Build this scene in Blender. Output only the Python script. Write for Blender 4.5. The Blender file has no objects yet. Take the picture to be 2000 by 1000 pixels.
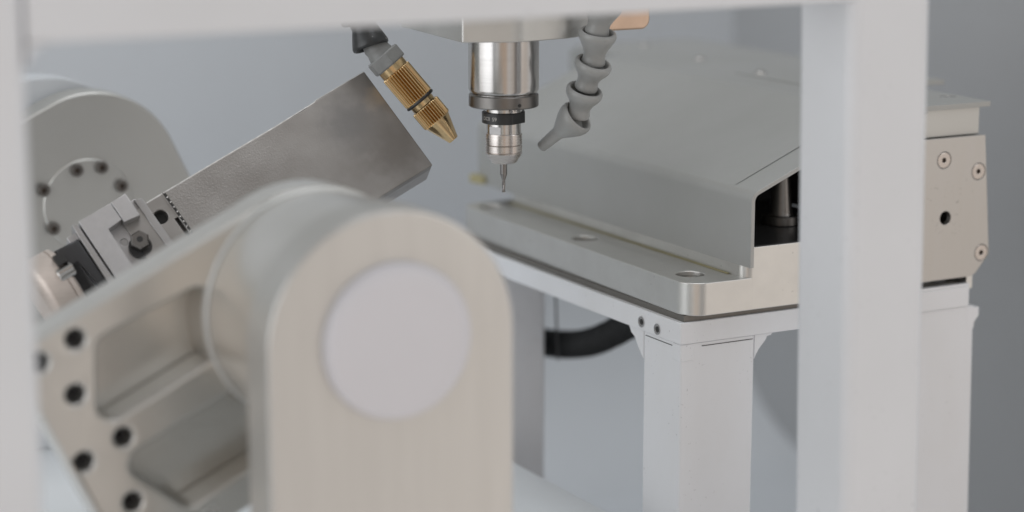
import bpy, bmesh, math, random
from mathutils import Vector, Matrix, Euler
random.seed(7)
S = 0.001                      # everything below is written in millimetres
sc = bpy.context.scene
R = math.radians

# ------------------------------------------------------------------ camera
F = 4332.0
YAW, PITCH = R(28.6), R(11.5)
FWD = Vector((math.sin(YAW)*math.cos(PITCH), math.cos(YAW)*math.cos(PITCH), -math.sin(PITCH)))
RT = Vector((math.cos(YAW), -math.sin(YAW), 0))
UP = RT.cross(FWD)
CAM = Vector((-421.7, -780.5, 154.0))
cam_d = bpy.data.cameras.new('camera'); cam = bpy.data.objects.new('camera', cam_d)
sc.collection.objects.link(cam); sc.camera = cam
m = Matrix((RT, UP, -FWD)).transposed().to_4x4(); m.translation = CAM*S
cam.matrix_world = m
cam_d.sensor_width = 36; cam_d.lens = F/2000*36
cam_d.clip_start = 0.01; cam_d.clip_end = 20
cam_d.dof.use_dof = True; cam_d.dof.focus_distance = 0.897
cam_d.dof.aperture_fstop = 78/16.8; cam_d.dof.aperture_blades = 0

# ------------------------------------------------------------------ world: a plain light room seen through the open front
w = bpy.data.worlds.new('World'); sc.world = w; w.use_nodes = True
nt = w.node_tree; nt.nodes.clear()
def N(t, nt_, **k):
    n = nt_.nodes.new(t)
    for a, b in k.items(): setattr(n, a, b)
    return n
out = N('ShaderNodeOutputWorld', nt); bg = N('ShaderNodeBackground', nt)
tc = N('ShaderNodeTexCoord', nt); sp = N('ShaderNodeSeparateXYZ', nt)
nt.links.new(tc.outputs['Generated'], sp.inputs[0])
r1 = N('ShaderNodeMapRange', nt, interpolation_type='SMOOTHSTEP'); r1.inputs['From Min'].default_value = 0.3; r1.inputs['From Max'].default_value = -0.75
m1 = N('ShaderNodeMix', nt, data_type='RGBA'); m1.inputs['A'].default_value = (0.84, 0.85, 0.865, 1); m1.inputs['B'].default_value = (0.70, 0.625, 0.56, 1)
vd = N('ShaderNodeVectorMath', nt, operation='DOT_PRODUCT'); vd.inputs[1].default_value = Vector((0.42, -0.88, -0.22)).normalized()
nt.links.new(tc.outputs['Generated'], vd.inputs[0]); r1.inputs['From Min'].default_value = 0.72; r1.inputs['From Max'].default_value = 0.95
nt.links.new(vd.outputs['Value'], r1.inputs['Value']); nt.links.new(r1.outputs[0], m1.inputs['Factor'])
r2 = N('ShaderNodeMapRange', nt, interpolation_type='SMOOTHSTEP'); r2.inputs['From Min'].default_value = 0.05; r2.inputs['From Max'].default_value = 0.8
nt.links.new(sp.outputs['Z'], r2.inputs['Value'])
m2 = N('ShaderNodeMix', nt, data_type='RGBA'); m2.inputs['B'].default_value = (0.50, 0.51, 0.52, 1)
nt.links.new(r2.outputs[0], m2.inputs['Factor']); nt.links.new(m1.outputs['Result'], m2.inputs['A'])
# the dim room behind the machine, and bands round the horizon added to streak the metal's reflections
r3 = N('ShaderNodeMapRange', nt, interpolation_type='SMOOTHSTEP'); r3.inputs['From Min'].default_value = -0.25; r3.inputs['From Max'].default_value = 0.45
nt.links.new(sp.outputs['Y'], r3.inputs['Value'])
m3 = N('ShaderNodeMix', nt, data_type='RGBA'); m3.inputs['B'].default_value = (0.30, 0.31, 0.30, 1)
nt.links.new(m2.outputs['Result'], m3.inputs['A']); nt.links.new(r3.outputs[0], m3.inputs['Factor'])
neg = N('ShaderNodeMath', nt, operation='MULTIPLY'); neg.inputs[1].default_value = -1; nt.links.new(sp.outputs['Y'], neg.inputs[0])
az = N('ShaderNodeMath', nt, operation='ARCTAN2'); nt.links.new(sp.outputs['X'], az.inputs[0]); nt.links.new(neg.outputs[0], az.inputs[1])
azr = N('ShaderNodeMapRange', nt); azr.inputs['From Min'].default_value = -math.pi; azr.inputs['From Max'].default_value = math.pi; nt.links.new(az.outputs[0], azr.inputs['Value'])
cr_ = N('ShaderNodeValToRGB', nt); nt.links.new(azr.outputs[0], cr_.inputs[0])
el = cr_.color_ramp.elements; el[0].position = 0.0; el[0].color = (1, 1, 1, 1); el[1].position = 1.0; el[1].color = (1, 1, 1, 1)
def stop(deg, c):
    e_ = el.new((deg+180)/360); e_.color = (*c, 1)
for deg, c in ((-112, (1, 1, 1)), (-108, (.35, .27, .2)), (-102, (.35, .27, .2)), (-98, (1, 1, 1)), (-46, (1, 1, 1)), (-38, (.80, .62, .48)), (-20, (.80, .62, .48)), (-12, (1, 1, 1)), (5, (1, 1, 1)), (9, (.22, .22, .23)), (16, (.22, .22, .23)), (20, (1.1, 1.1, 1.12)), (24, (1.6, 1.62, 1.66)), (33, (1.6, 1.62, 1.66)), (37, (1.05, 1.05, 1.05)), (60, (1, 1, 1))): stop(deg, c)
m4 = N('ShaderNodeMix', nt, data_type='RGBA', blend_type='MULTIPLY'); m4.inputs['Factor'].default_value = 1
nt.links.new(m3.outputs['Result'], m4.inputs['A']); nt.links.new(cr_.outputs[0], m4.inputs['B'])
nt.links.new(m4.outputs['Result'], bg.inputs[0]); bg.inputs[1].default_value = 0.95
nt.links.new(bg.outputs[0], out.inputs[0])

# ------------------------------------------------------------------ lamps (no sun: indoors)
def area(name, loc, target, sx, sy, power, col):
    l = bpy.data.lights.new(name, 'AREA'); l.shape = 'RECTANGLE'; l.size = sx; l.size_y = sy; l.energy = power; l.color = col
    o = bpy.data.objects.new(name, l); sc.collection.objects.link(o); o.location = loc
    o.rotation_euler = (Vector(target)-Vector(loc)).to_track_quat('-Z', 'Y').to_euler()
    return o
area('ceiling_lamp', (0.12, 0.0, 1.3), (0.0, 0.0, 0), 1.1, 0.8, 7.0, (0.97, 0.98, 1.0))
area('side_fill', (-1.0, -0.02, 0.22), (0.1, 0.10, -0.06), 1.0, 0.8, 4.2, (0.95, 0.97, 1.0))  # unseen fill added to brighten the left-facing surfaces
area('front_right_fill', (1.15, -1.5, 0.55), (0, 0, 0), 0.25, 1.1, 2.2, (0.95, 0.97, 1.0))  # unseen narrow fill, added for a bright stripe on the metal

sc.view_settings.view_transform = 'Standard'; sc.view_settings.look = 'None'
sc.view_settings.exposure = 0.0; sc.view_settings.gamma = 1.0
sc.cycles.max_bounces = 8

# ------------------------------------------------------------------ materials
def mat(name, col, metal=0.0, rough=0.5, col2=None, nscale=60, stretch=(1,1,1), colmix=0.5, rvar=0.06, bump=0.0, bscale=900, bstretch=(1,1,1), spec=0.5, speck=0.0, aniso=0.0, detail=6):
    mt = bpy.data.materials.new(name); mt.use_nodes = True; t = mt.node_tree; p = t.nodes['Principled BSDF']
    tcn = N('ShaderNodeTexCoord', t)
    mp = N('ShaderNodeMapping', t); mp.inputs['Scale'].default_value = stretch
    t.links.new(tcn.outputs['Object'], mp.inputs[0])
    no = N('ShaderNodeTexNoise', t); no.inputs['Scale'].default_value = nscale; no.inputs['Detail'].default_value = detail; no.inputs['Roughness'].default_value = 0.6
    t.links.new(mp.outputs[0], no.inputs['Vector'])
    c2 = col2 or tuple(c*0.82 for c in col)
    mx = N('ShaderNodeMix', t, data_type='RGBA'); mx.inputs['A'].default_value = (*col, 1); mx.inputs['B'].default_value = (*c2, 1)
    mr = N('ShaderNodeMapRange', t); mr.inputs['From Min'].default_value = 0.35; mr.inputs['From Max'].default_value = 0.7; mr.inputs['To Max'].default_value = colmix
    t.links.new(no.outputs['Fac'], mr.inputs['Value']); t.links.new(mr.outputs[0], mx.inputs['Factor'])
    cur = mx.outputs['Result']
    if speck:
        vo = N('ShaderNodeTexNoise', t); vo.inputs['Scale'].default_value = 700; vo.inputs['Detail'].default_value = 1
        t.links.new(tcn.outputs['Object'], vo.inputs['Vector'])
        v2 = N('ShaderNodeTexNoise', t); v2.inputs['Scale'].default_value = 45; t.links.new(tcn.outputs['Object'], v2.inputs['Vector'])
        a_ = N('ShaderNodeMapRange', t); a_.inputs['From Min'].default_value = 0.70; a_.inputs['From Max'].default_value = 0.74
        b_ = N('ShaderNodeMapRange', t); b_.inputs['From Min'].default_value = 0.50; b_.inputs['From Max'].default_value = 0.60
        t.links.new(vo.outputs['Fac'], a_.inputs['Value']); t.links.new(v2.outputs['Fac'], b_.inputs['Value'])
        mu = N('ShaderNodeMath', t, operation='MULTIPLY'); t.links.new(a_.outputs[0], mu.inputs[0]); t.links.new(b_.outputs[0], mu.inputs[1])
        mu2 = N('ShaderNodeMath', t, operation='MULTIPLY'); t.links.new(mu.outputs[0], mu2.inputs[0]); mu2.inputs[1].default_value = abs(speck)
        mk = N('ShaderNodeMix', t, data_type='RGBA'); mk.inputs['B'].default_value = (0.06, 0.055, 0.05, 1) if speck > 0 else (0.75, 0.75, 0.73, 1)
        t.links.new(cur, mk.inputs['A']); t.links.new(mu2.outputs[0], mk.inputs['Factor']); cur = mk.outputs['Result']
    t.links.new(cur, p.inputs['Base Color'])
    p.inputs['Metallic'].default_value = metal
    rr = N('ShaderNodeMapRange', t); rr.inputs['To Min'].default_value = max(0.02, rough-rvar); rr.inputs['To Max'].default_value = rough+rvar
    t.links.new(no.outputs['Fac'], rr.inputs['Value']); t.links.new(rr.outputs[0], p.inputs['Roughness'])
    p.inputs['Specular IOR Level'].default_value = spec
    if aniso: p.inputs['Anisotropic'].default_value = aniso
    if bump:
        mb = N('ShaderNodeMapping', t); mb.inputs['Scale'].default_value = bstretch; t.links.new(tcn.outputs['Object'], mb.inputs[0])
        nb = N('ShaderNodeTexNoise', t); nb.inputs['Scale'].default_value = bscale; nb.inputs['Detail'].default_value = 3
        t.links.new(mb.outputs[0], nb.inputs['Vector'])
        bp_ = N('ShaderNodeBump', t); bp_.inputs['Strength'].default_value = bump; bp_.inputs['Distance'].default_value = 0.0002
        t.links.new(nb.outputs['Fac'], bp_.inputs['Height']); t.links.new(bp_.outputs[0], p.inputs['Normal'])
    return mt
M = {}
M['paint'] = mat('white_paint', (0.785, 0.80, 0.83), rough=0.42, col2=(0.73, 0.735, 0.745), nscale=22, stretch=(1, 1, 0.5), colmix=0.8, bump=0.12, bscale=500, speck=0.22)
M['frame'] = mat('frame_paint', (0.72, 0.735, 0.76), rough=0.42, col2=(0.68, 0.695, 0.715), nscale=16, colmix=0.8, speck=0.2)
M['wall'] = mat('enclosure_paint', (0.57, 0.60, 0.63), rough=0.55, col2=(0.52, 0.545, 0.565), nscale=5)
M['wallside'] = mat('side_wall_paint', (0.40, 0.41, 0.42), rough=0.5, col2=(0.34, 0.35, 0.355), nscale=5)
M['floor'] = mat('tray_paint', (0.74, 0.77, 0.79), rough=0.5, nscale=6)
M['alu'] = mat('machined_aluminium', (0.68, 0.675, 0.65), metal=1, rough=0.40, nscale=55, col2=(0.58, 0.57, 0.55), bump=0.10, bscale=260, bstretch=(1, 1, 22), speck=0.3)
M['boxalu'] = mat('end_box_aluminium', (0.50, 0.49, 0.475), metal=0.95, rough=0.36, nscale=60, stretch=(4, 4, 0.5), col2=(0.50, 0.485, 0.46), colmix=0.9, bump=0.06, bscale=300, bstretch=(20, 1, 1), speck=0.5)
M['alubead'] = mat('anodised_aluminium', (0.54, 0.54, 0.52), metal=0.85, rough=0.46, nscale=30, col2=(0.55, 0.545, 0.52), bump=0.06, bscale=1500)
M['alulit'] = mat('blasted_aluminium', (0.72, 0.73, 0.72), metal=0.7, rough=0.5, nscale=25, bump=0.05, bscale=1500)
M['post'] = mat('bearing_post_aluminium', (0.62, 0.615, 0.595), metal=0.72, rough=0.38, nscale=40, stretch=(5, 5, 0.4), col2=(0.58, 0.57, 0.548), colmix=0.55, speck=0.15)
M['arm'] = mat('satin_arm_aluminium', (0.70, 0.69, 0.66), metal=0.82, rough=0.30, nscale=30, col2=(0.62, 0.61, 0.58), colmix=0.7, rvar=0.07)
M['cap'] = mat('cap_plastic', (0.67, 0.665, 0.70), rough=0.45, col2=(0.62, 0.615, 0.64), nscale=20)
M['cover'] = mat('cover_sheet', (0.40, 0.405, 0.395), metal=0.3, rough=0.40, col2=(0.36, 0.365, 0.35), nscale=14, colmix=0.9, rvar=0.1, bump=0.06, bscale=700)
M['steelplate'] = None
M['bright'] = mat('ground_steel', (0.52, 0.505, 0.49), metal=1, rough=0.21, nscale=30, stretch=(1, 1, 40), col2=(0.46, 0.445, 0.43), rvar=0.04)
M['nut'] = mat('turned_steel', (0.58, 0.54, 0.51), metal=1, rough=0.27, nscale=80, stretch=(1, 1, 40), col2=(0.50, 0.465, 0.44), bump=0.03, bscale=100, bstretch=(1, 1, 60))
M['dark_steel'] = mat('black_oxide_steel', (0.20, 0.19, 0.18), metal=1, rough=0.33, nscale=200, bump=0.04)
M['black'] = mat('black_plastic', (0.018, 0.019, 0.020), rough=0.38, nscale=300, col2=(0.03, 0.03, 0.03), speck=-0.0)
M['black_dusty'] = mat('dusty_black_plastic', (0.020, 0.022, 0.023), rough=0.35, nscale=300, col2=(0.035, 0.035, 0.035), speck=-0.9)
M['void'] = mat('dark_bore', (0.018, 0.017, 0.016), rough=0.6, nscale=300)
M['hoseblack'] = mat('matte_black_rubber', (0.022, 0.023, 0.024), rough=0.7, nscale=300, spec=0.3)
M['edgelight'] = mat('edge_highlight_tint', (0.78, 0.78, 0.76), metal=0.35, rough=0.35, nscale=300, col2=(0.45, 0.44, 0.42), colmix=0.9)  # pale tint standing in for light caught on the plate's edge
M['carbide'] = mat('carbide', (0.26, 0.25, 0.245), metal=1, rough=0.25, nscale=600)
M['brass'] = mat('brass', (0.66, 0.485, 0.27), metal=1, rough=0.24, nscale=250, col2=(0.58, 0.42, 0.225), rvar=0.05)
M['hose'] = mat('grey_hose_plastic', (0.33, 0.335, 0.33), rough=0.36, nscale=90, col2=(0.25, 0.255, 0.245), bump=0.12, bscale=1100)
M['nutplastic'] = mat('grey_nut_plastic', (0.24, 0.245, 0.24), rough=0.42, nscale=150, col2=(0.13, 0.13, 0.13), bump=0.2, bscale=1200, speck=-0.25)
M['shim'] = mat('brown_gasket', (0.17, 0.16, 0.145), metal=0.4, rough=0.4, nscale=150)
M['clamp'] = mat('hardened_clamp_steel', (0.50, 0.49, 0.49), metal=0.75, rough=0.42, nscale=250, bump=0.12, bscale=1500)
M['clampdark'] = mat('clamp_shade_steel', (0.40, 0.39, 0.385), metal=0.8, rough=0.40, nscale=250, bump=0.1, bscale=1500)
M['blackmetal'] = mat('black_anodised_metal', (0.045, 0.045, 0.047), metal=0.3, rough=0.35, nscale=350)
M['beige'] = mat('nickel_aluminium', (0.58, 0.51, 0.46), metal=0.5, rough=0.48, nscale=200, stretch=(1, 1, 6))
M['yellow'] = mat('yellow_residue', (0.40, 0.36, 0.20), rough=0.5, nscale=200)
M['ink'] = mat('etched_marking', (0.48, 0.46, 0.43), rough=0.5)
M['inkdark'] = mat('laser_marking', (0.03, 0.03, 0.03), rough=0.5)
M['copper'] = mat('copper_toned_panel', (0.62, 0.46, 0.35), metal=0.8, rough=0.4, nscale=150, speck=-0.6)
M['headpaint'] = mat('spindle_housing_aluminium', (0.60, 0.595, 0.57), metal=0.75, rough=0.42, nscale=40, bump=0.06, speck=-0.25)
M['socket'] = mat('rusty_socket', (0.10, 0.08, 0.065), metal=0.6, rough=0.4, nscale=800)

def steel_plate_material():
    mt = bpy.data.materials.new('orange_peel_steel'); mt.use_nodes = True; t = mt.node_tree; p = t.nodes['Principled BSDF']
    L = t.links.new
    tcn = N('ShaderNodeTexCoord', t); mp = N('ShaderNodeMapping', t); mp.inputs['Rotation'].default_value = (0, 0, 0)
    L(tcn.outputs['UV'], mp.inputs[0]); sep = N('ShaderNodeSeparateXYZ', t); L(mp.outputs[0], sep.inputs[0])
    big = N('ShaderNodeTexNoise', t); big.inputs['Scale'].default_value = 42; big.inputs['Detail'].default_value = 5; L(mp.outputs[0], big.inputs['Vector'])
    mid = N('ShaderNodeTexNoise', t); mid.inputs['Scale'].default_value = 180; mid.inputs['Detail'].default_value = 6; L(mp.outputs[0], mid.inputs['Vector'])
    peel = N('ShaderNodeTexNoise', t); peel.inputs['Scale'].default_value = 1250; peel.inputs['Detail'].default_value = 2; peel.inputs['Distortion'].default_value = 0.6; L(mp.outputs[0], peel.inputs['Vector'])
    # stains
    cr = N('ShaderNodeValToRGB', t)
    e = cr.color_ramp.elements; e[0].position = 0.30; e[0].color = (0.26, 0.245, 0.23, 1); e[1].position = 0.66; e[1].color = (0.345, 0.33, 0.315, 1)
    L(big.outputs['Fac'], cr.inputs[0])
    # dark and rust-tinted blotches with their own place towards the free end (u in metres, 0 at the free end)
    def blob(u, v, r, soft):
        vm = N('ShaderNodeVectorMath', t, operation='DISTANCE'); vm.inputs[1].default_value = (u, v, 0)
        ad = N('ShaderNodeVectorMath', t, operation='MULTIPLY_ADD'); ad.inputs[1].default_value = (0.012, 0.012, 0); L(mid.outputs['Color'], ad.inputs[0]); L(mp.outputs[0], ad.inputs[2])
        L(ad.outputs[0], vm.inputs[0]); mr = N('ShaderNodeMapRange', t, interpolation_type='SMOOTHSTEP'); mr.inputs['From Min'].default_value = r; mr.inputs['From Max'].default_value = r*soft; mr.inputs['To Min'].default_value = 1; mr.inputs['To Max'].default_value = 0
        L(vm.outputs['Value'], mr.inputs['Value']); return mr.outputs[0]
    cur = cr.outputs[0]
    for (u, v, r, soft, col, k) in ((-0.012, 0.022, 0.002, 9, (0.20, 0.195, 0.19, 1), 0.8), (0.004, 0.018, 0.001, 9, (0.44, 0.37, 0.29, 1), 0.45), (-0.001, 0.040, 0.002, 11, (0.17, 0.155, 0.14, 1), 0.8)):
        b = blob(u, v, r, soft); mu = N('ShaderNodeMath', t, operation='MULTIPLY'); L(b, mu.inputs[0]); mu.inputs[1].default_value = k
        mx = N('ShaderNodeMix', t, data_type='RGBA'); L(cur, mx.inputs['A']); mx.inputs['B'].default_value = col; L(mu.outputs[0], mx.inputs['Factor']); cur = mx.outputs['Result']
    L(cur, p.inputs['Base Color'])
    p.inputs['Metallic'].default_value = 0.85
    rr = N('ShaderNodeMapRange', t); rr.inputs['To Min'].default_value = 0.34; rr.inputs['To Max'].default_value = 0.52; L(mid.outputs['Fac'], rr.inputs['Value']); L(rr.outputs[0], p.inputs['Roughness'])
    bs = N('ShaderNodeMapRange', t, interpolation_type='SMOOTHSTEP'); bs.inputs['From Min'].default_value = -0.088; bs.inputs['From Max'].default_value = -0.022; bs.inputs['To Min'].default_value = 0.62; bs.inputs['To Max'].default_value = 0.10
    L(sep.outputs['X'], bs.inputs['Value'])
    bu = N('ShaderNodeBump', t); bu.inputs['Distance'].default_value = 0.00025; b3 = N('ShaderNodeMapRange', t); b3.inputs['From Min'].default_value = -0.0992; b3.inputs['From Max'].default_value = -0.0975; L(sep.outputs['X'], b3.inputs['Value'])
    b4 = N('ShaderNodeMath', t, operation='MULTIPLY'); L(bs.outputs[0], b4.inputs[0]); L(b3.outputs[0], b4.inputs[1]); L(b4.outputs[0], bu.inputs['Strength']); L(peel.outputs['Fac'], bu.inputs['Height']); L(bu.outputs[0], p.inputs['Normal'])
    return mt
M['steelplate'] = steel_plate_material()

# ------------------------------------------------------------------ helpers
def empty(name, loc, label, cat, group=None, kind=None):
    o = bpy.data.objects.new(name, None); sc.collection.objects.link(o); o.location = Vector(loc)*S
    o.empty_display_size = 0.01; o['label'] = label; o['category'] = cat
    if group: o['group'] = group
    return o
def root_loc(p):
    v = Vector((0, 0, 0))
    while p is not None:
        v += p.location; p = p.parent
    return v
def link(name, me, mt, parent, label=None, smooth=35):
    """me has world coordinates in mm"""
    o = bpy.data.objects.new(name, me); sc.collection.objects.link(o)
    base = root_loc(parent) if parent else Vector((0, 0, 0))
    if parent:
        o.parent = parent; me.transform(Matrix.Translation(-base) @ Matrix.Scale(S, 4))
    else:
        vs = [v.co for v in me.vertices]
        c = Vector((sum(v.x for v in vs)/len(vs), sum(v.y for v in vs)/len(vs), min(v.z for v in vs)))
        me.transform(Matrix.Scale(S, 4) @ Matrix.Translation(-c)); o.location = c*S
    me.materials.clear()
    for x in (mt if isinstance(mt, (list, tuple)) else [mt]): me.materials.append(x)
    if smooth is not None:
        me.shade_smooth(); me.set_sharp_from_angle(angle=R(smooth))
        wn = o.modifiers.new('wn', 'WEIGHTED_NORMAL'); wn.keep_sharp = True; wn.weight = 100
    if label: o['label'] = label
    return o
def tag(o, label, cat, group=None, kind=None):
    if label: o['label'] = label
    if cat: o['category'] = cat
    if group: o['group'] = group
    if kind: o['kind'] = kind
    return o
def bm_me(bm, name):
    bmesh.ops.recalc_face_normals(bm, faces=bm.faces); me = bpy.data.meshes.new(name); bm.to_mesh(me); bm.free(); return me
def frame(o, ex, ey, ez):
    m = Matrix((ex, ey, ez)).transposed().to_4x4(); m.translation = Vector(o); return m
I3 = frame((0, 0, 0), (1, 0, 0), (0, 1, 0), (0, 0, 1))
def XZ(y): return frame((0, y, 0), (1, 0, 0), (0, 0, 1), (0, -1, 0))     # local (x,z), local +z towards the viewer (-Y)
def rpoly(pts, r, seg=6):
    """round the corners of a polygon; r scalar or per point"""
    n = len(pts); o = []
    for i, p in enumerate(pts):
        p = Vector(p[:2]); a = Vector(pts[i-1][:2]); b = Vector(pts[(i+1) % n][:2])
        rr = r[i] if isinstance(r, (list, tuple)) else r
        if rr <= 0: o.append(tuple(p)); continue
        d1 = (a-p).normalized(); d2 = (b-p).normalized(); ang = d1.angle(d2)
        t = min(rr/math.tan(ang/2), (a-p).length*0.49, (b-p).length*0.49); rr2 = t*math.tan(ang/2)
        c = p+(d1+d2).normalized()*(rr2/math.sin(ang/2))
        s = p+d1*t; e = p+d2*t
        a0 = math.atan2(s.y-c.y, s.x-c.x); a1 = math.atan2(e.y-c.y, e.x-c.x); da = (a1-a0+math.pi) % (2*math.pi)-math.pi
        for k in range(seg+1):
            t_ = a0+da*k/seg; o.append((c.x+rr2*math.cos(t_), c.y+rr2*math.sin(t_)))
    return o
def circ(x, y, r, n=32, ph=0, sx=1): return [(x+r*sx*math.cos(2*math.pi*i/n+ph), y+r*math.sin(2*math.pi*i/n+ph)) for i in range(n)]
def plate_me(outline, holes, z0, z1, mtx, bevel=0.4, res=2):
    """flat plate from a 2D outline with holes; local z from z0 to z1"""
    cu = bpy.data.curves.new('tmp', 'CURVE'); cu.dimensions = '2D'; cu.fill_mode = 'BOTH'
    h = (z1-z0)/2; bevel = min(bevel, h*0.9)
    cu.extrude = h-bevel; cu.bevel_depth = bevel; cu.bevel_resolution = res; cu.offset = -bevel
    for pts in [outline]+list(holes):
        sp_ = cu.splines.new('POLY'); sp_.points.add(len(pts)-1)
        for i, p in enumerate(pts): sp_.points[i].co = (p[0], p[1], 0, 1)
        sp_.use_cyclic_u = True
    ob = bpy.data.objects.new('tmp', cu); sc.collection.objects.link(ob)
    dg = bpy.context.evaluated_depsgraph_get(); me = bpy.data.meshes.new_from_object(ob.evaluated_get(dg))
    bpy.data.objects.remove(ob); bpy.data.curves.remove(cu)
    me.transform(mtx @ Matrix.Translation((0, 0, (z0+z1)/2)))
    bm = bmesh.new(); bm.from_mesh(me); bmesh.ops.remove_doubles(bm, verts=bm.verts, dist=0.002); bmesh.ops.recalc_face_normals(bm, faces=bm.faces); bm.to_mesh(me); bm.free()
    return me
def plate(name, outline, holes, z0, z1, mtx, mt, parent, bevel=0.4, label=None, res=2):
    return link(name, plate_me(outline, holes, z0, z1, mtx, bevel, res), mt, parent, label)
def box_me(a, b, bevel=0.4, seg=2, mtx=None):
    bm = bmesh.new(); bmesh.ops.create_cube(bm, size=1)
    for v in bm.verts: v.co = Vector([a[i]+(v.co[i]+0.5)*(b[i]-a[i]) for i in range(3)])
    if bevel: bmesh.ops.bevel(bm, geom=list(bm.edges), offset=bevel, segments=seg, profile=0.5, affect='EDGES')
    if mtx: bm.transform(mtx)
    return bm_me(bm, 'box')
def box(name, a, b, mt, parent, bevel=0.4, mtx=None, label=None, seg=2): return link(name, box_me(a, b, bevel, seg, mtx), mt, parent, label)
def axis_frame(o, d, xhint=None):
    d = Vector(d).normalized(); h = Vector(xhint) if xhint else (Vector((1, 0, 0)) if abs(d.x) < 0.9 else Vector((0, 1, 0)))
    x = (h-d*h.dot(d)).normalized(); return frame(o, x, d.cross(x), d)
def lathe_me(prof, mtx, n=64, fn=None, caps=True):
    """prof: list of (z, r) along local z"""
    bm = bmesh.new(); rings = []
    for k, (z, r) in enumerate(prof):
        ring = []
        for i in range(n):
            t = 2*math.pi*i/n; rr = fn(t, z, r, k) if fn else r
            ring.append(bm.verts.new((rr*math.cos(t), rr*math.sin(t), z)))
        rings.append(ring)
    for a, b in zip(rings, rings[1:]):
        for i in range(n): bm.faces.new((a[i], a[(i+1) % n], b[(i+1) % n], b[i]))
    if caps:
        bm.faces.new(rings[0][::-1]); bm.faces.new(rings[-1])
    bmesh.ops.remove_doubles(bm, verts=bm.verts, dist=0.0005)
    bm.transform(mtx); return bm_me(bm, 'lathe')
def lathe(name, prof, mtx, mt, parent, n=64, fn=None, label=None, smooth=35, caps=True): return link(name, lathe_me(prof, mtx, n, fn, caps), mt, parent, label, smooth)
def tube_me(pts, r, n=20, fn=None):
    bm = bmesh.new(); rings = []; L = 0
    P = [Vector(p) for p in pts]; up = Vector((0, 0, 1))
    for i, p in enumerate(P):
        d = (P[min(i+1, len(P)-1)]-P[max(i-1, 0)]).normalized(); x = up.cross(d)
        x = x.normalized() if x.length > 1e-3 else Vector((1, 0, 0)); y = d.cross(x)
        if i: L += (p-P[i-1]).length
        rr = fn(L) if fn else r
        rings.append([bm.verts.new(p+(x*math.cos(2*math.pi*k/n)+y*math.sin(2*math.pi*k/n))*rr) for k in range(n)])
    for a, b in zip(rings, rings[1:]):
        for i in range(n): bm.faces.new((a[i], a[(i+1) % n], b[(i+1) % n], b[i]))
    bm.faces.new(rings[0][::-1]); bm.faces.new(rings[-1]); return bm_me(bm, 'tube')
def spline(pts, n):
    P = [Vector(p) for p in pts]; P = [P[0]*2-P[1]]+P+[P[-1]*2-P[-2]]; o = []
    for i in range(1, len(P)-2):
        for k in range(n):
            t = k/n; a, b, c, d = P[i-1:i+3]
            o.append(0.5*((2*b)+(c-a)*t+(2*a-5*b+4*c-d)*t*t+(3*b-a-3*c+d)*t**3))
    o.append(P[-2]); return o
def copy_part(o, delta, parent=None):
    c = o.copy(); sc.collection.objects.link(c); c.parent = parent or o.parent; c.location = o.location+Vector(delta)*S
    for ch in o.children:
        g = ch.copy(); sc.collection.objects.link(g); g.parent = c
    return c
def sphere_me(c, r, seg=12):
    bm = bmesh.new(); bmesh.ops.create_uvsphere(bm, u_segments=seg, v_segments=seg//2, radius=r)
    bm.transform(Matrix.Translation(c)); return bm_me(bm, 'ball')

# ================================================================== SETTING
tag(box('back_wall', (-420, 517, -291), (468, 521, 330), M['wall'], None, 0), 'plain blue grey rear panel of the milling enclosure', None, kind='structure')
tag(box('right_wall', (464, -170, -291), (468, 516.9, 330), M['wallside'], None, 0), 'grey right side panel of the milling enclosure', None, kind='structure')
tag(box('floor', (-420, -175, -294), (463.9, 400, -288), M['wall'], None, 0), 'pale grey floor tray of the milling enclosure', None, kind='structure')

cove = [(400.2, -294), (400.2, -288)]+[(400.2+116.6*math.sin(R(a)), -288+116.6*(1-math.cos(R(a)))) for a in range(5, 91, 5)]+[(516.9, -294)]
tag(plate('floor_cove', cove, [], -420, 463.9, frame((0, 0, 0), (0, 1, 0), (0, 0, 1), (1, 0, 0)), M['wall'], None, 0.01), 'rounded pale grey junction between floor tray and rear panel', None, kind='structure')

# ================================================================== DOOR FRAME (blurred, nearest)
df = empty('door_frame', (-100, -160, -287.5), 'large out-of-focus white frame crossing the top and both sides of the view', 'frame')
def upright(x0, x1, y0, y1, label=None):
    return plate('upright', rpoly([(x0, y0), (x1, y0), (x1, y1), (x0, y1)], 5, 8), [], -287.5, 150, I3, M['frame'], df, 0.3, label)
upright(-285, -244.3, -172.4, -140)
ur = upright(43.5, 78.5, -172.4, -139.5)
for v in ur.data.vertices: v.co.x += (0.3757-v.co.z)*0.018-0.0015      # this upright stands slightly out of plumb
box('top_rail', (-244.3, -172.0, 88.2), (46.5, -141, 150), M['frame'], df, 1.5)
plate('corner_gusset', [(-244.3, 88.2), (-244.3, 82), (-242.5, 86.2), (-238, 88.2)], [], 142, 171.9, XZ(0), M['frame'], df, 0.1)

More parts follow.
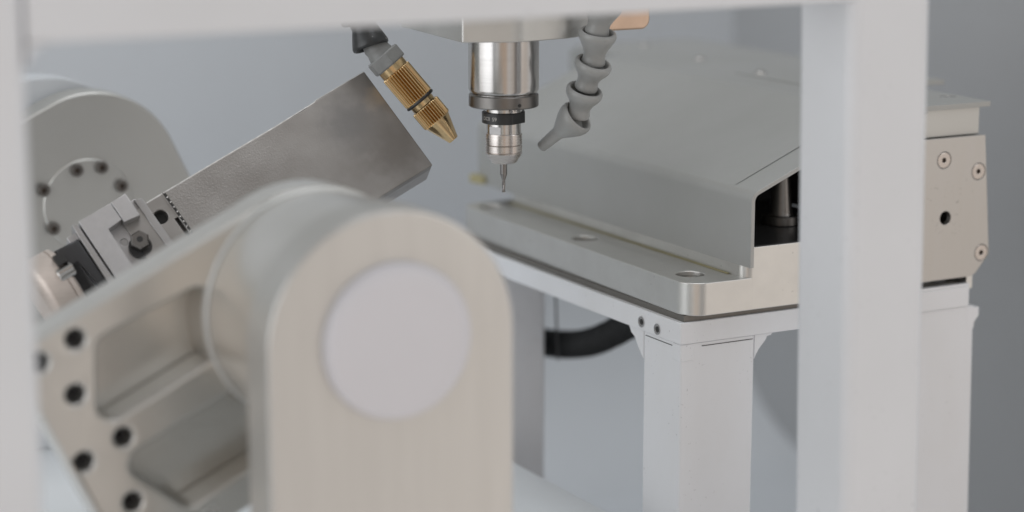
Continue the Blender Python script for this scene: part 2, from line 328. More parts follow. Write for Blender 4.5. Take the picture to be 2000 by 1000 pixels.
# ================================================================== STAND (white table)
st = empty('support_table', (120, 50, -287.5), 'white painted four-legged table carrying the grey covered magazine', 'table')
TX0, TY0, TZ0, TZ1 = 55.4, -47.8, -60.2, -51.2
plate('table_top', rpoly([(TX0, TY0), (204.8, TY0), (204.8, 158), (TX0, 158)], 0.8), [], TZ0, TZ1, I3, M['paint'], st, 0.35)
def leg(x0, x1, y0, y1, r=(5, 2, 2, 2)):
    return plate('leg', rpoly([(x0, y0), (x1, y0), (x1, y1), (x0, y1)], list(r)), [], -287.5, TZ0-0.15, I3, M['paint'], st, 0.2)
L1 = leg(TX0+0.5, 92.2, TY0+0.5, -18.8, (1.0, 1.2, 1.2, 1.2))
leg(TX0+0.5, 92.2, 128, 157.5)
lr = leg(168, 208.2, TY0+0.5, -18.8, (1.5, 1.5, 1.5, 1.5))
for v in lr.data.vertices: v.co.x += (0.227-v.co.z)*0.02      # splayed a little at the foot
# corner boss of the near leg (the flat top meets a rounded shank)
plate('corner_boss', rpoly([(TX0+0.2, TY0+0.2), (62.2, TY0+0.2), (62.2, -41), (TX0+0.2, -41)], 0.6), [], -67.5, TZ0-0.1, I3, M['paint'], st, 0.5)
# gussets with a small stepped outline, cut in the plane of each face
def gusset(pts, mtx, z0, z1): return plate('gusset', pts, [], z0, z1, mtx, M['paint'], st, 0.15)
YZ = frame((0, 0, 0), (0, 1, 0), (0, 0, 1), (1, 0, 0))
gusset([(-18.9, -72), (-18.9, -60.3), (-7.5, -60.3), (-9.2, -62.8), (-12.0, -64.2), (-15.0, -68.2), (-18.3, -71.6)], YZ, 55.8, 60)
gusset([(92.1, -70.5), (92.1, -60.3), (101, -60.3), (100.2, -61.2), (98.4, -61.4), (97.6, -63.0), (94.4, -66.4), (93.0, -68.6)], frame((0, 0, 0), (1, 0, 0), (0, 0, 1), (0, -1, 0)), 43, 47.2)
plate('leg_flare', [(204, -71), (204, -61.2), (210.6, -61.2), (210.6, -65), (208.4, -67.6), (208.0, -70.5)], [], 30, 47.45, XZ(0), M['paint'], st, 0.2)
# fine joint lines where the legs meet the apron
box('joint_groove', (66, TY0+0.35, -61.9), (91, TY0+0.75, -61.6), M['inkdark'], st, 0)
box('joint_groove', (TX0+0.35, -45.0, -61.9), (TX0+0.75, -20.5, -61.6), M['inkdark'], st, 0)
# threaded holes in the left apron
YZL = frame((TX0, 0, 0), (0, 1, 0), (0, 0, 1), (-1, 0, 0))
def threaded(y, z):
    o = lathe('threaded_hole', [(-0.12, 2.35), (0.02, 2.35), (0.02, 1.75), (-0.6, 1.55), (-0.1, 1.35), (-0.7, 1.1), (-0.2, 0.9), (-0.8, 0.3), (-0.8, 0.0)], YZL @ Matrix.Translation((y, z, 0.25)), M['bright'], st, 28)
    lathe('thread_bore', [(-0.25, 1.25), (0.05, 1.25)], YZL @ Matrix.Translation((y-0.25, z, 0.25)), M['void'], o, 20)
    return o
t1 = threaded(-17.9, -56.6); threaded(-30.2, -57.2)
# inner rail and clip under the end box
box('rear_rail', (150, -40, -51.2), (204.6, 0, -50.4), M['shim'], st, 0.1)
box('rail_rim', (150, TY0+0.1, -51.15), (204.6, -45.2, -49.9), M['paint'], st, 0.2)

# ================================================================== MAGAZINE
mg = empty('tool_magazine', (130, 60, -51), 'grey sheet-covered magazine block with an aluminium base standing on the white table', 'magazine')
box('gasket', (57.6, -46.6, -51.15), (160, 156, -48.6), M['shim'], mg, 0.1)
# base plate: counterbored screw holes near the left edge
scr = [(69.5, -32.5), (70.5, 54.5), (71.5, 144)]
base_out = rpoly([(57.2, -50.6), (159, -50.6), (159, 157.5), (60.5, 157.5)], [9, 0.5, 1, 10], 10)
plate('base_plate', base_out, [circ(x, y, 5.9, 40) for x, y in scr], -48.6, -35.0, I3, M['alu'], mg, 0.45, res=3)
def cap_screw(x, y, z, r, parent, depth=1.6, mt=None, mtx=None, name='screw', hexr=0.42, ph=0.3):
    mtx = mtx or Matrix.Translation((x, y, z))
    o = link(name, plate_me(circ(0, 0, r, 28), [circ(0, 0, r*hexr, 6, ph)], -2.2, 0, mtx, 0.22), mt or M['bright'], parent)
    lathe('socket', [(-2.3, r*hexr*1.0), (-depth, r*hexr*0.98)], mtx, M['socket'], o, 6)
    return o
for x, y in scr:
    lathe('counterbore', [(-5.2, 5.86), (-4.4, 5.86)], Matrix.Translation((x, y, -35)), M['alubead'], mg, 40)
s0 = cap_screw(scr[0][0], scr[0][1], -36.9, 4.4, mg, mt=M['bright'])
for x, y in scr[1:]: copy_part(s0, (x-scr[0][0], y-scr[0][1], 0))
# raised block
blk = rpoly([(83.8, -50.64), (158.6, -50.64), (158.6, 150), (84.5, 150)], [4.5, 0.4, 1, 4.5], 8)
plate('raised_block', blk, [], -48.5, -22.4, I3, M['alu'], mg, 0.35)
lathe('tool_pocket', [(-22.55, 9.6), (-22.3, 9.6), (-22.28, 8.9)], Matrix.Translation((127.5, -14, 0)), M['dark_steel'], mg, 40)
plate('pocket_deck', rpoly([(86.6, -49.6), (158, -49.6), (158, 148), (86.6, 148)], 1), [], -22.38, -22.2, I3, M['blackmetal'], mg, 0.05)
# folded cover
def sheet_profile(pts, th):
    """offset a polyline to a closed band"""
    P = [Vector(p) for p in pts]; nn = []
    for i in range(len(P)):
        d = (P[min(i+1, len(P)-1)]-P[max(i-1, 0)]).normalized(); nn.append(Vector((d.y, -d.x)))
    return [tuple(p) for p in P]+[tuple(p+n*th) for p, n in reversed(list(zip(P, nn)))]
def fold(pts, r, seg=6):
    o = rpoly([pts[0]]+pts[1:-1]+[pts[-1]], [0]+[r]*(len(pts)-2)+[0], seg); return o
prof = fold([(82.0, -29.3), (82.0, 0.9), (149, 29.3), (170, 29.3)], 5.0, 10)
# front face wears a notch-free end; band runs along Y
def extr_y(name, poly, y0, y1, mt, parent, label=None, bevel=0.15):
    return plate(name, poly, [], -y1, -y0, XZ(0), mt, parent, bevel, label)
band = sheet_profile(prof, 1.7)
extr_y('folded_cover', band, -57.5, 178, M['cover'], mg)
plate('cover_end', [(84.0, -29), (84.0, -0.4), (149.5, 27.2), (169, 27.2), (169, -29)], [], -177.2, -175.6, XZ(0), M['cover'], mg, 0.1)
plate('roof_panel', rpoly([(165, 20), (243, 20), (243, 236), (165, 236)], [1, 1, 14, 14]), [], 27.4, 29.25, I3, M['cover'], mg, 0.2)
plate('roof_skirt', [(166, -29), (166, 27.2), (241, 27.2), (241, -29)], [], -234, -178.5, XZ(0), M['cover'], mg, 0.4)
plate('lid_plate', rpoly([(173, 22), (242, 22), (242, 90), (173, 90)], 1), [], 29.0, 29.7, I3, M['cover'], mg, 0.2)
for k, (x, y) in enumerate([(181, 80), (190.2, 145.7), (200.2, 214)]):
    z = 29.9 if k == 0 else 29.6
    lathe('dome_screw', [(0, 3.1), (0.5, 3.0), (1.1, 2.2), (1.4, 1.2), (1.4, 0)], Matrix.Translation((x, y, z-0.3)), M['bright'], mg, 20)
# stiffening fold line near the cover's front edge
plate('cover_flange', sheet_profile([(85.5, 2.62), (148.5, 29.62)], -0.07), [], 40.5, 41.6, XZ(0), M['cover'], mg, 0.05)
# inner dark chamber
plate('chamber_wall', [(84.6, -22), (84.6, -2), (148, 25), (158, 25), (158, -22)], [], -36.5, -35, XZ(0), M['blackmetal'], mg, 0.1)
box('chamber_partition', (158.2, -40, -22), (160, 60, 27), M['blackmetal'], mg, 0.1)
# yellow residue at the far lower corner of the cover
plate('residue_strip', rpoly([(81.6, 0), (81.6, 11), (76, 11), (78, 0)], 1), [], 0, 4, Matrix.Translation((2, 170, -29)), M['yellow'], mg, 0.3)
plate('sealant_bead', [(82.9, -40), (83.75, -40), (83.9, 149), (83.2, 149)], [], -34.9, -34.5, I3, M['yellow'], mg, 0.1)

# end box with its flush screws
XZf = XZ(0)
eb = [(161, 14.9), (209.9, 14.9), (214.6, -38.0), (206.3, -46.9), (161, -46.9)]
XB = TY0
ebs = [(187.8, 5.4), (206.9, -0.9), (210.3, -36.9)]
bolt_hole = (189.6, -19.8)
plate('end_box', rpoly(eb, [0.3, 0.5, 1.5, 6, 0.3]), [circ(x, z, 3.72, 40) for x, z in ebs]+[circ(*bolt_hole, 2.95, 36)], -XB-62, -XB, XZf, M['boxalu'], mg, 0.18)
for i, (x, z) in enumerate(ebs):
    mtx = XZ(XB-0.02) @ Matrix.Translation((x, z, 0))
    cap_screw(0, 0, 0, 3.5, mg, mtx=mtx @ Matrix.Rotation(0.5*i, 4, 'Z'), mt=M['nut'], depth=1.4, hexr=0.33)
lathe('threaded_bore', [(-6, 2.9), (-5.5, 2.9)], XZ(XB) @ Matrix.Translation((*bolt_hole, 0)), M['void'], mg, 24)
lathe('bore_sleeve', [(-5.4, 2.9), (-0.5, 2.9), (-0.35, 2.8), (-0.9, 2.6), (-1.2, 2.75), (-1.6, 2.5), (-2, 2.7), (-2.6, 2.45), (-5.4, 2.4)], XZ(XB) @ Matrix.Translation((*bolt_hole, 0)), M['dark_steel'], mg, 30, caps=False)
box('upper_box', (161, -45.2, 15.2), (208.3, 18, 27.3), M['alubead'], mg, 0.35)
plate('roof_plate', rpoly([(161, -49.6), (210.6, -49.6), (212.0, 19), (161, 19)], [0.3, 0.4, 0.5, 0.3]), [circ(204.9, -28, 3.6, 32)], 27.35, 29.6, I3, M['cover'], mg, 0.15)
cap_screw(204.9, -28, 29.45, 3.45, mg, mt=M['bright'], depth=1.2)
box('clip_bracket', (205.4, -44.5, -53.2), (208.8, -30, -41), M['alu'], mg, 0.2)
lathe('foot_disc', [(0, 9), (2.6, 9.6), (3.4, 10)], Matrix.Translation((189, -28, -50.3)), M['paint'], mg, 32)

# tool holder standing inside
th = empty('tool_holder', (127.5, -14, -22.2), 'black tapered tool holder standing in the dark opening of the magazine', 'tool holder')
lathe('flange', [(0, 7.9), (0.4, 8.2), (3.6, 8.2), (4.0, 7.9), (4.0, 5.6)], Matrix.Translation((127.5, -14, -22.15)), M['dark_steel'], th, 48)
lathe('taper_shank', [(4.0, 5.2), (4.6, 5.0), (5.2, 4.9), (26, 2.9), (27, 2.2), (30, 2.0)], Matrix.Translation((127.5, -14, -22.15)), M['dark_steel'], th, 48)

# ================================================================== BLACK HOSE + cable under the table
hp = spline([(110, 300, -112), (110, 190, -111.5), (110, 150, -108.5), (110, 112, -99), (110, 70, -79), (112, 40, -64)], 60)
def ribs(L): return 6.6+0.45*math.sin(L*2*math.pi/2.6)
ho = link('corrugated_hose', tube_me(hp, 7, 24, ribs), M['hoseblack'], None); tag(ho, 'black corrugated hose sagging behind the white table legs', 'hose')
cb = link('cable_tail', tube_me(spline([(96, 130, -60.5), (96.5, 129, -66), (97, 127, -78), (97.2, 126, -96), (97.4, 125, -110)], 10), 2, 10, lambda L: max(0.5, 4.2-L*0.33)), M['blackmetal'], None)
tag(cb, 'thin dark cable end hanging under the far side of the white table', 'cable')

# ================================================================== TRUNNION BASE + POSTS
AX, AZ = -126.0, -14.0
tb = empty('tilt_axis_base', (-126, 0, -287.5), 'pale bed carrying the two bearing posts of the tilting cradle', 'machine base')
box('bed', (-299, -166, -287.5), (45, 235, -140), M['floor'], tb, 0.8)
fp = empty('front_bearing_post', (AX, -150, -140), 'big blurred round-topped beige post with a round white cap, in the foreground', 'bearing post')
def arch(r, zb, dx=0): return [(AX-r+dx, zb)]+[(AX+dx+r*math.cos(math.pi-math.pi*k/40), AZ+r*math.sin(math.pi-math.pi*k/40)) for k in range(41)]+[(AX+r+dx, zb)]
PY = -160.3
plate('post_body', arch(43.4, -139.8), [], -PY-19, -PY, XZ(0), M['post'], fp, 1.4, res=4)
lathe('round_cap', [(0, 25.6), (1.6, 25.6), (2.8, 25.2), (3.8, 24.3), (4.5, 23.0), (5.0, 21.0), (5.2, 18.5), (5.25, 0)], XZ(PY) @ Matrix.Translation((AX+0.6, AZ+1.0, 0)), M['cap'], fp, 72)
lathe('bearing_drum', [(0.5, 42.6), (-18, 41.9), (-36, 40.4), (-40.9, 40.0)], XZ(PY-0+19+0.1-0.1) @ Matrix.Translation((AX, AZ, 0)), M['arm'], fp, 96)
rp = empty('rear_bearing_post', (AX, 205, -140), 'pale round-topped post behind the rear flange of the cradle, at far left', 'bearing post')
plate('post_body', arch(47.5, -139.8, -4), [], -214, -196, XZ(0), M['wall'], rp, 1.0)
lathe('bearing_drum', [(0, 26), (2.5, 26)], XZ(196) @ Matrix.Translation((AX, AZ, 0)), M['alubead'], rp, 48)

# ================================================================== CRADLE (tilts by 25.5 degrees round Y)
TA = R(25.5); XP = Vector((math.cos(TA), 0, math.sin(TA))); ZP = Vector((-math.sin(TA), 0, math.cos(TA)))
cr = empty('tilting_cradle', (AX, -80, AZ), 'tilted aluminium cradle with pocketed front arm, dark bolt holes and ringed hub', 'cradle')
def CR(y): return frame((AX, y, AZ), XP, ZP, (0, -1, 0))
AY = -98.3
hub = [(41.6*math.cos(t), 41.6*math.sin(t)) for t in [math.pi/2-math.pi*k/40 for k in range(41)]]
arm = rpoly([(-99.6, 41.6)], 0)+hub+[(0, -50), (-99.6, -50)]
arm = [(-99.6, 38), (-98.5, 40.8), (-96, 41.6)]+hub+[(-6, -46), (-20, -50), (-96, -50), (-99.6, -46)]
p1 = rpoly([(-71.5, 31.0), (-34, 28.5), (-26, 20), (-36, 3.5), (-80, 3.5), (-83, 8.5)], [5, 6, 6, 4, 5, 5], 8)
p2 = rpoly([(-83, -15), (-80, -10.2), (-36, -10.2), (-26, -28), (-34, -38), (-71.5, -38)], [5, 5, 4, 6, 6, 5], 8)
bh = [(-77.6, 34.8), (-91.6, 34.4), (-86.2, 18.4), (-79.2, -3.4), (-94.4, -3.3), (-86.8, -25), (-77.6, -41.5), (-91.6, -41.3)]
plate('front_arm', arm, [p1, p2]+[circ(x, z, 3.3, 28) for x, z in bh], -15, 0, CR(AY), M['arm'], cr, 1.5, res=4)
plate('pocket_web', [(-98, 39), (0, 39), (0, -48), (-98, -48)], [circ(x, z, 3.4, 28) for x, z in bh], -19.5, -15.02, CR(AY), M['arm'], cr, 0.3)
bolt0 = None
for x, z in bh:
    mtx = CR(AY) @ Matrix.Translation((x, z, -4.2))
    if bolt0 is None:
        bolt0 = link('bolt', plate_me(circ(0, 0, 3.15, 24), [circ(0, 0, 1.5, 6)], -4, 0, mtx, 0.3), M['blackmetal'], cr)
        lathe('socket', [(-4.1, 1.6), (-2.6, 1.55)], mtx, M['void'], bolt0, 6); b00 = Vector((x, 0, z)); o0 = mtx.translation.copy()
    else: copy_part(bolt0, mtx.translation-o0)
lathe('hub_ring', [(0, 38), (0, 41.0), (1.2, 41.0), (1.6, 40.6), (1.6, 38)], CR(AY-0.1) @ Matrix.Translation((0, 0, 0)), M['alulit'], cr, 96, caps=False)
lathe('hub_boss', [(-15, 41.5), (0.2, 41.4), (0.4, 40.8)], CR(AY+0.4), M['alubead'], cr, 96)
# rear arm
RY = 175
rear = rpoly([(-60, 37.3), (51.8, 37.3), (51.4, -50), (-60, -50)], [1, 41, 5, 5], 24)
plate('rear_arm', rear, [], -18, 0, CR(RY), M['alubead'], cr, 1.5, res=3)
lathe('rear_flange', [(0.0, 20.8), (0.5, 20.8), (0.9, 20.3), (0.9, 0)], CR(RY-0.02) @ Matrix.Translation((3.3, -10.9, 0)), M['alubead'], cr, 64)
mtxs = [CR(RY) @ Matrix.Translation((x, z, 2.9)) for x, z in [(-11.8, 5.6), (5.6, 5.9), (16.2, 1.3), (20.3, -10.8), (-16.0, -12.0)]]
c0 = cap_screw(0, 0, 0, 2.9, cr, mtx=mtxs[0], mt=M['dark_steel'], hexr=0.5, depth=1.2)
for mm in mtxs[1:]: copy_part(c0, mm.translation-mtxs[0].translation)
box('scribed_ridge', (-34, 17.2, 0.0), (30, 17.9, 0.12), M['alubead'], cr, 0.05, mtx=CR(RY))

# ================================================================== STEEL PLATE (bar) in its own tilted plane
A0 = Vector((-42.9, 40.1, 47.3)); BR = R(34.5)
E = Vector((0, -1, 0))*math.sin(BR)+(-ZP)*math.cos(BR)
NB = XP.cross(E); NB = -NB if NB.dot(FWD) > 0 else NB
def BF(h=0): return frame(A0+NB*h, XP, -E, NB)      # local (u, -v)
pl_ = empty('steel_blank', A0+E*48, 'wide timeworn grey steel plate with pebbled skin, gripped at its left end', 'steel plate')
def flip(pts): return [(u, -v) for u, v in pts]
slot1 = [(-99.3, 0.9), (-98.2, 0.9), (-98.2, 12.0), (-99.3, 12.0)]
slot2 = [(-99.9, 12.4), (-98.3, 12.4), (-98.3, 25), (-99.9, 25)]
chip = [(0, 0), (-24, 0.05), (-25, 0.5), (-28, 0.55), (-30, 0.9), (-44, 0.95), (-62, 0.9), (-64, 1.0), (-66, 0.85), (-118, 1.15)]
outl = [(-0.3, 48.3)]+[(0, 48.0), (0, 0.3), (-0.3, 0)]+chip[1:]+[(-118, 48.3)]
fm = plate_me(flip(outl), [flip(slot1), flip(slot2), [(x, -y) for x, y in circ(-104.1, 8.9, 2.95, 28)]], -5, 0, BF(), 0.42, 3)
# give it UVs in plane coordinates (metres)
inv = BF().inverted(); [fm.uv_layers.remove(l) for l in list(fm.uv_layers)]; uvl = fm.uv_layers.new(name='plane')
for lp in fm.loops:
    c = inv @ fm.vertices[lp.vertex_index].co; uvl.data[lp.index].uv = (c.x*S, -c.y*S)
link('plate_skin', fm, M['steelplate'], pl_)
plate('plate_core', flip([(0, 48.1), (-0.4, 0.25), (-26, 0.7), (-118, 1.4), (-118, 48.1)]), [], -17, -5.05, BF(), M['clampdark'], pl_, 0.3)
lathe('bolt_bore', [(-4.9, 2.9), (-3.2, 2.9)], BF() @ Matrix.Translation((-104.1, -8.9, 0)), M['void'], pl_, 28)
plate('edge_highlight', flip([(-0.2, -0.25), (-24, -0.2), (-25, 0.25), (-28, 0.3), (-44, 0.65), (-62, 0.6), (-105.6, 0.8), (-105.6, 1.35), (-62, 1.1), (-44, 1.15), (-28, 0.72), (-25, 0.62), (-24, 0.1), (-0.2, 0.02)]), [], -0.75, -0.05, BF(), M['edgelight'], pl_, 0.05)  # thin pale strip paints the highlight along the top edge
plate('bead_seat', flip([(-98.05, 0.8), (-97.0, 0.8), (-97.0, 25), (-98.05, 25)]), [], 0.02, 0.1, BF(), M['void'], pl_, 0.02)
for k in range(10):
    link('ball', sphere_me(BF() @ Vector((-97.45-0.12*(k > 4), -(1.2+2.35*k), 0.2)), 0.46, 12), M['bright'], pl_)

# ================================================================== CLAMP
cl = empty('clamping_fixture', BF() @ Vector((-118, -12, -17)), 'grey steel clamp jaw with hex bolt holding the left end of the steel plate', 'clamp')
plate('base_jaw', flip([(-139, -3.5), (-107.9, -3.2), (-107.9, 48), (-139, 48)]), [[(x, -y) for x, y in circ(-121.4, 9.8, 1.5, 20)]], -14, -1.2, BF(), M['clamp'], cl, 0.25)
lathe('dowel', [(-3, 1.46), (-1.5, 1.46)], BF() @ Matrix.Translation((-121.4, -9.8, 0)), M['clampdark'], cl, 20)
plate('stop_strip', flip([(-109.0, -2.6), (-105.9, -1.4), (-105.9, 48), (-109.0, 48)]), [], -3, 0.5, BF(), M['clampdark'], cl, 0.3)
plate('locating_jaw', flip([(-132.6, -5.2), (-118.3, -5.1), (-118.2, 2.9), (-124.6, 3.5), (-124.8, 7.0), (-125.6, 48), (-133.6, 48)]), [], -4, 4, BF(), M['clamp'], cl, 0.22)
plate('jaw_insert', flip([(-117.9, -5.2), (-111.2, -5.3), (-111.3, 5.2), (-118.0, 4.4)]), [], -1.1, 4.25, BF(), M['clamp'], cl, 0.3)
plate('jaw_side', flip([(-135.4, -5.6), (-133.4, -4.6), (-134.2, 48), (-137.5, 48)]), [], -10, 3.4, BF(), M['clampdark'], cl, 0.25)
kb = BF() @ Matrix.Translation((-116.9, -13.6, 0))
bo = lathe('hex_bolt', [(0, 3.9), (3.9, 3.9), (4.5, 3.3)], kb, M['dark_steel'], cl, 6, smooth=20)
lathe('bolt_collar', [(-3, 4.8), (-0.2, 4.8), (0, 4.4)], BF() @ Matrix.Translation((-117.2, -15.0, 0)), M['blackmetal'], cl, 32)
lathe('socket', [(4.45, 1.25), (4.56, 1.25)], kb, M['void'], bo, 20)
plate('black_slide', flip([(-146.4, -0.6), (-136.0, 0.0), (-136.0, 48), (-147.2, 48)]), [flip([(-145.2, 9.0), (-142.4, 9.0), (-142.4, 26), (-145.2, 26)])], -12, 2.5, BF(), M['blackmetal'], cl, 1.2)
plate('slide_slot', flip([(-145.4, 8.8), (-142.2, 8.8), (-142.2, 27), (-145.4, 27)]), [], -8, -1.0, BF(), M['void'], cl, 0.1)
# beige round chuck body at far left
chx = BF() @ Matrix.Translation((-147.4, -13, -4)) @ Matrix.Rotation(-math.pi/2, 4, 'Y')
bc = lathe('chuck_body', [(0.0, 15.2), (0.9, 16.6), (2.6, 16.8), (2.8, 16.2), (3.1, 16.8), (10, 16.8), (12, 15.5), (14, 12)], chx, M['beige'], cl, 64)
plate('chuck_notch', flip([(-150.4, 4.6), (-146.6, 4.6), (-146.6, 9.2), (-150.4, 9.2)]), [], 10.2, 14.0, BF(), M['void'], cl, 0.2)
lathe('silver_pin', [(0, 2.6), (0.3, 2.9), (6.2, 2.9), (6.6, 2.5)], BF() @ Matrix.Translation((-146.0, -12.2, 11.4)) @ Matrix.Rotation(-math.pi/2, 4, 'Y'), M['bright'], cl, 28)

# ================================================================== SPINDLE
ZD = (0, 0, -1)
sh = empty('spindle_head', (0, 0, 62), 'milling spindle housing with a polished steel nose pointing straight down', 'spindle')
hd = [(-13, 56), (-19.8, 8), (-15, 1)]
head = rpoly([(-16, 62), (-23.5, -9.5), (-3, -18.6), (22, -14.5), (38, -6), (38, 62)], [2, 1.0, 14, 14, 4, 2], 8)
plate('housing', head, [], 62.6, 130, I3, M['headpaint'], sh, 0.5)
plate('side_cover', rpoly([(38.2, -4.5), (47, -2), (47, 62), (38.2, 62)], [0.4, 1, 1, 1]), [], 62.9, 130, I3, M['headpaint'], sh, 0.3)
plate('side_panel', rpoly([(47.2, 62.7), (70.2, 62.7), (71.0, 130), (47.2, 130)], [1, 4.0, 1, 1], 8), [], -50, -2, XZ(0), M['copper'], sh, 0.8)
lathe('nose', [(63, 14.25), (42.4, 14.25), (41.0, 13.6), (40.5, 13.0), (40.0, 13.0)], I3, M['bright'], sh, 96)
lathe('lock_collar', [(40.2, 13.4), (40.3, 13.7), (39.9, 14.1), (35.6, 14.1), (35.2, 13.7), (35.2, 7.6)], I3, M['dark_steel'], sh, 96)
ang = math.atan2(FWD.y, FWD.x)+math.pi
def on_cyl(px_off, r):       # direction angle on a cylinder facing the camera with a sideways offset in mm
    b = math.atan2(-FWD.y, -FWD.x); return b+math.asin(px_off/r)
a1 = on_cyl(6.4, 14.1)
lathe('spanner_hole', [(-0.5, 0.75), (0.05, 0.75)], axis_frame((14.1*math.cos(a1), 14.1*math.sin(a1), 36.9), (math.cos(a1), math.sin(a1), 0)), M['void'], sh, 20)

ch = empty('collet_chuck', (0, 0, 12), 'steel collet chuck with a black marked ring hanging from the spindle nose', 'collet chuck')
lathe('neck', [(36, 7.5), (32.6, 7.5), (32.2, 6.0)], I3, M['bright'], ch, 64)
bkr = [(8.8*math.cos(t), 8.8*math.sin(t)) for t in [2*math.pi*k/72 for k in range(72)]]
fa = on_cyl(7.6, 8.8)+0.25
flat = []
fdir = Vector((math.cos(fa+0.85), math.sin(fa+0.85)))
ring = []
c1 = math.atan2(-FWD.y, -FWD.x)
for k in range(73):
    t = c1-2.9+k*(3.35)/72.0; ring.append((8.8*math.cos(t), 8.8*math.sin(t)))
rt2 = Vector((RT.x, RT.y)); bk2 = Vector((FWD.x, FWD.y)).normalized()
tip = rt2*8.6-bk2*1.2; ring += [tuple(tip), tuple(rt2*8.4+bk2*5.2), tuple(rt2*3+bk2*8.2)]
plate('black_ring', ring, [], 28.5, 33.0, I3, M['black'], ch, 0.3)
lathe('shank', [(29, 7.0), (23, 7.0)], I3, M['bright'], ch, 64)
sa = on_cyl(-3.4, 7.0)
plate('key_slot', rpoly([(-2.6, -1.6), (2.6, -1.6), (2.6, 1.6), (-2.6, 1.6)], 0.3), [], 0.0, 0.16, axis_frame((6.86*math.cos(sa), 6.86*math.sin(sa), 25.8), (math.cos(sa), math.sin(sa), 0), (math.sin(sa), -math.cos(sa), 0)), M['clampdark'], ch, 0.05)
lathe('nut', [(24.5, 6.2), (24.3, 7.25), (23.9, 7.45), (19.9, 7.45), (19.7, 7.15), (19.4, 7.5), (16.9, 7.5), (16.6, 7.25), (16.3, 7.55), (15.9, 7.5), (12.5, 5.3), (12.1, 4.8), (12.1, 2.2)], I3, M['nut'], ch, 80)
em = empty('end_mill', (0, 0, 0), 'thin grey two-flute end mill held in the collet chuck', 'end mill')
def flute(t, z, r, k):
    if z > 5.0: return r
    tw = z*0.85; return r*(0.62+0.38*abs(math.cos(t-tw)))
pr = [(13, 1.42), (7.6, 1.42), (7.2, 1.38), (5.1, 0.72)]+[(5.0-0.125*k, 0.72 if k < 28 else 0.80) for k in range(1, 41)]
lathe('cutter', pr, I3, M['carbide'], em, 40, flute)

# lettering bent round a cylinder
def cyl_text(name, body, r, z, off, size, mt, parent, tilt=0, flipped=False):
    cu = bpy.data.curves.new('t', 'FONT'); cu.body = body; cu.size = size; cu.align_x = 'CENTER'; cu.align_y = 'CENTER'; cu.extrude = 0.0
    ob = bpy.data.objects.new('t', cu); sc.collection.objects.link(ob); dg = bpy.context.evaluated_depsgraph_get()
    me = bpy.data.meshes.new_from_object(ob.evaluated_get(dg)); bpy.data.objects.remove(ob)
    a0 = on_cyl(off, r)
    for v in me.vertices:
        x, y = v.co.x, v.co.y
        if flipped: x, y = -x, -y
        t = a0+x/r; v.co = Vector(((r+0.03)*math.cos(t), (r+0.03)*math.sin(t), z+y))
    return link(name, me, mt, parent, smooth=None)
cyl_text('etched_text', 'OC0', 8.83, 30.75, -6.9, 2.0, M['ink'], ch)
cyl_text('etched_text', 'S9', 8.83, 30.65, -3.7, 2.2, M['ink'], ch)
cyl_text('laser_text', 'PL 03', 7.5, 34.2, 4.0, 1.9, M['inkdark'], ch)

# ================================================================== BRASS NOZZLE
def at(px, py, d): return CAM+(FWD+RT*((px-1000)/F)+UP*((500-py)/F))*d
T0 = at(745, 107, 898.0); T1 = at(886, 273, 904.0); AXN = (T1-T0).normalized(); LN = (T1-T0).length
bn = empty('air_nozzle', T1, 'knurled brass air nozzle with black o-ring pointing at the cutter tip', 'nozzle')
NF = axis_frame(T0, AXN, (0, 0, 1))
def knurl(n, depth, z0, z1):
    def f(t, z, r, k):
        if z0 <= z <= z1: return r-depth*abs(((n*t/(2*math.pi)) % 1.0)*2-1)**1.5
        return r
    return f
nn_ = 32
hx = lathe('hex_nut', [(0.0, 7.3), (0.5, 7.8), (5.2, 7.8), (5.8, 7.3)], NF @ Matrix.Rotation(0.2, 4, 'Z'), M['nutplastic'], bn, 6, smooth=20)
lathe('collar', [(5.8, 6.1), (8.6, 6.1), (8.8, 5.6)], NF, M['brass'], bn, 64)
lathe('knurled_sleeve', [(8.4, 5.4), (8.7, 6.0), (9.0, 6.5), (9.3, 6.6), (22.9, 6.6), (23.3, 6.3), (23.3, 5.4)], NF, M['brass'], bn, 320, knurl(nn_, 1.05, 8.95, 22.95), smooth=None)
bm = bmesh.new()
def torus_me(R_, r_, mtx, n=64, m_=12):
    bm = bmesh.new(); g = [[bm.verts.new(((R_+r_*math.cos(2*math.pi*j/m_))*math.cos(2*math.pi*i/n), (R_+r_*math.cos(2*math.pi*j/m_))*math.sin(2*math.pi*i/n), r_*math.sin(2*math.pi*j/m_))) for j in range(m_)] for i in range(n)]
    for i in range(n):
        for j in range(m_): bm.faces.new((g[i][j], g[(i+1) % n][j], g[(i+1) % n][(j+1) % m_], g[i][(j+1) % m_]))
    bm.transform(mtx); return bm_me(bm, 'torus')
link('o_ring', torus_me(6.0, 0.72, NF @ Matrix.Translation((0, 0, 24.0))), M['black'], bn)
lathe('neck', [(23.3, 5.3), (27.0, 5.3), (27.2, 5.8)], NF, M['brass'], bn, 64)
lathe('knurled_cap', [(26.6, 5.3), (27.0, 5.9), (27.5, 6.4), (34.4, 6.4), (34.9, 6.1)], NF, M['brass'], bn, 320, knurl(nn_, 1.05, 27.3, 34.5), smooth=None)
lathe('tip_cone', [(34.8, 6.05), (35.2, 5.7), (LN-0.2, 2.25), (LN, 2.05), (LN-0.1, 1.1), (LN-2, 1.0), (LN-2, 0)], NF, M['brass'], bn, 64)
lathe('grey_neck', [(-6.5, 4.6), (-4, 5.2), (-2.4, 5.0), (0.2, 5.6)], axis_frame(T0, (AXN+Vector((0, 0, -0.12))).normalized(), (0, 0, 1)), M['nutplastic'], bn, 40)

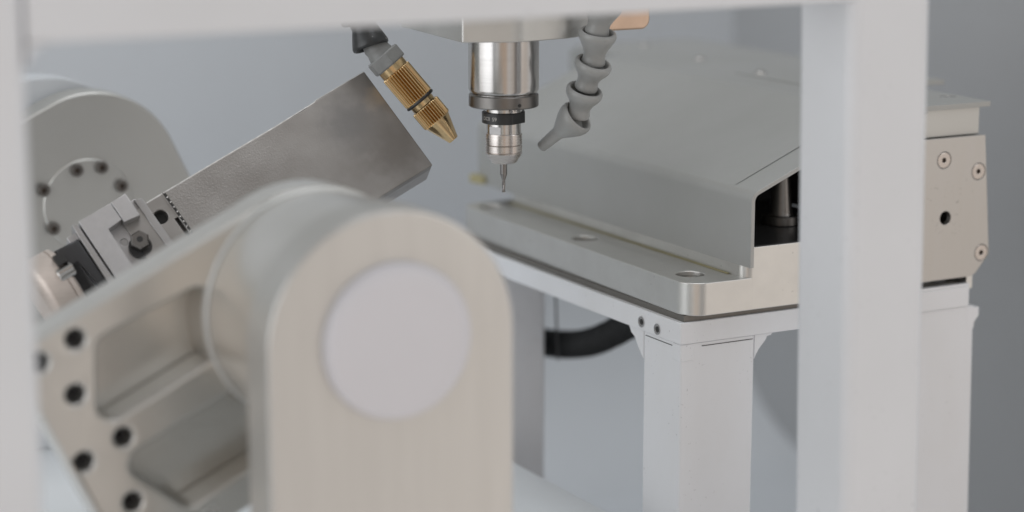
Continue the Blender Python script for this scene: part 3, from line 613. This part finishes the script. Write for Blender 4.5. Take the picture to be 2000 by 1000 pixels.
def bell_link(name, p_wide, p_thin, rw, rt_, mt, parent):
    """jointed-hose segment: lipped mouth at p_wide, necked ball end at p_thin"""
    d = (p_thin-p_wide); L = d.length; f = axis_frame(p_wide, d, (0, 0, 1))
    prof = [(2.2, 0.0), (2.2, rw*0.66), (0.5, rw*0.76), (-0.1, rw*0.80), (-0.3, rw*0.87), (0.0, rw*0.94), (0.8, rw*0.99), (1.7, rw), (2.8, rw*0.96), (4.0, rw*0.87), (L*0.62, rt_+0.9), (L*0.80, rt_+0.15), (L*0.92, rt_), (L+0.4, rt_+0.15), (L+1.6, rt_+0.55), (L+2.6, rt_+0.3), (L+3.0, 0)]
    return lathe(name, prof, f, mt, parent, 56, smooth=50)
bh_ = empty('air_hose', at(724, 90, 898), 'dusty black jointed air hose above the brass nozzle', 'hose')
b1 = at(725, 92, 897); b2 = at(709, 47, 897); b3 = at(700, 20, 897); b4 = at(694, -30, 900)
def bell_up(name, p_wide, p_top, rw, rtop, mt, parent):
    d = p_top-p_wide; L = d.length
    lathe(name, [(1.2, 0), (1.2, rw*0.72), (0.2, rw*0.82), (-0.3, rw*0.9), (0.1, rw*0.98), (1.2, rw), (3.0, rw*0.93), (L*0.55, (rw*0.45+rtop*0.55)), (L*0.85, rtop), (L, rtop+0.2), (L+1.5, rtop*0.95), (L+1.6, 0)], axis_frame(p_wide, d, (0, 0, 1)), mt, parent, 48, smooth=50)
bell_up('hose_segment', b1, b2, 7.6, 5.2, M['black_dusty'], bh_)
bell_up('hose_segment', at(704, 42, 897), at(690, -6, 897), 7.9, 5.2, M['black_dusty'], bh_)
bell_up('hose_segment', at(688, -12, 897), at(680, -60, 897), 7.9, 5.2, M['black_dusty'], bh_)

gh = empty('coolant_hose', at(1126, 236, 890), 'grey jointed plastic coolant hose curling down beside the spindle', 'hose')
DH = 886
def seg(p0, p1, rw, rt_, d0, d1): return bell_link('hose_segment', at(*p0, d0), at(*p1, d1), rw, rt_, M['hose'], gh)
seg((1180, 6), (1168, 54), 7.7, 4.5, 880, 883)
seg((1168, 62), (1160, 112), 7.8, 4.4, 883, 887.5)
seg((1160, 121), (1147, 162), 7.7, 4.3, 887, 891.5)
seg((1143, 174), (1131, 214), 7.6, 4.4, 891, 895.5)
P0 = at(1129, 227, 895); P1 = at(1057, 287, 906)
f = axis_frame(P0, P1-P0, (0, 0, 1)); LT = (P1-P0).length
lathe('spout', [(2.4, 0), (2.4, 4.8), (0.6, 5.4), (-0.1, 5.8), (-0.4, 6.4), (-0.1, 7.0), (0.8, 7.4), (2.0, 7.45), (3.8, 7.0), (6.0, 6.0), (8.5, 4.6), (10.6, 3.4), (12, 2.8), (LT-0.3, 2.25), (LT, 2.05), (LT-0.1, 1.55), (LT-1.5, 1.45), (LT-1.5, 0)], f, M['hose'], gh, 56, smooth=50)
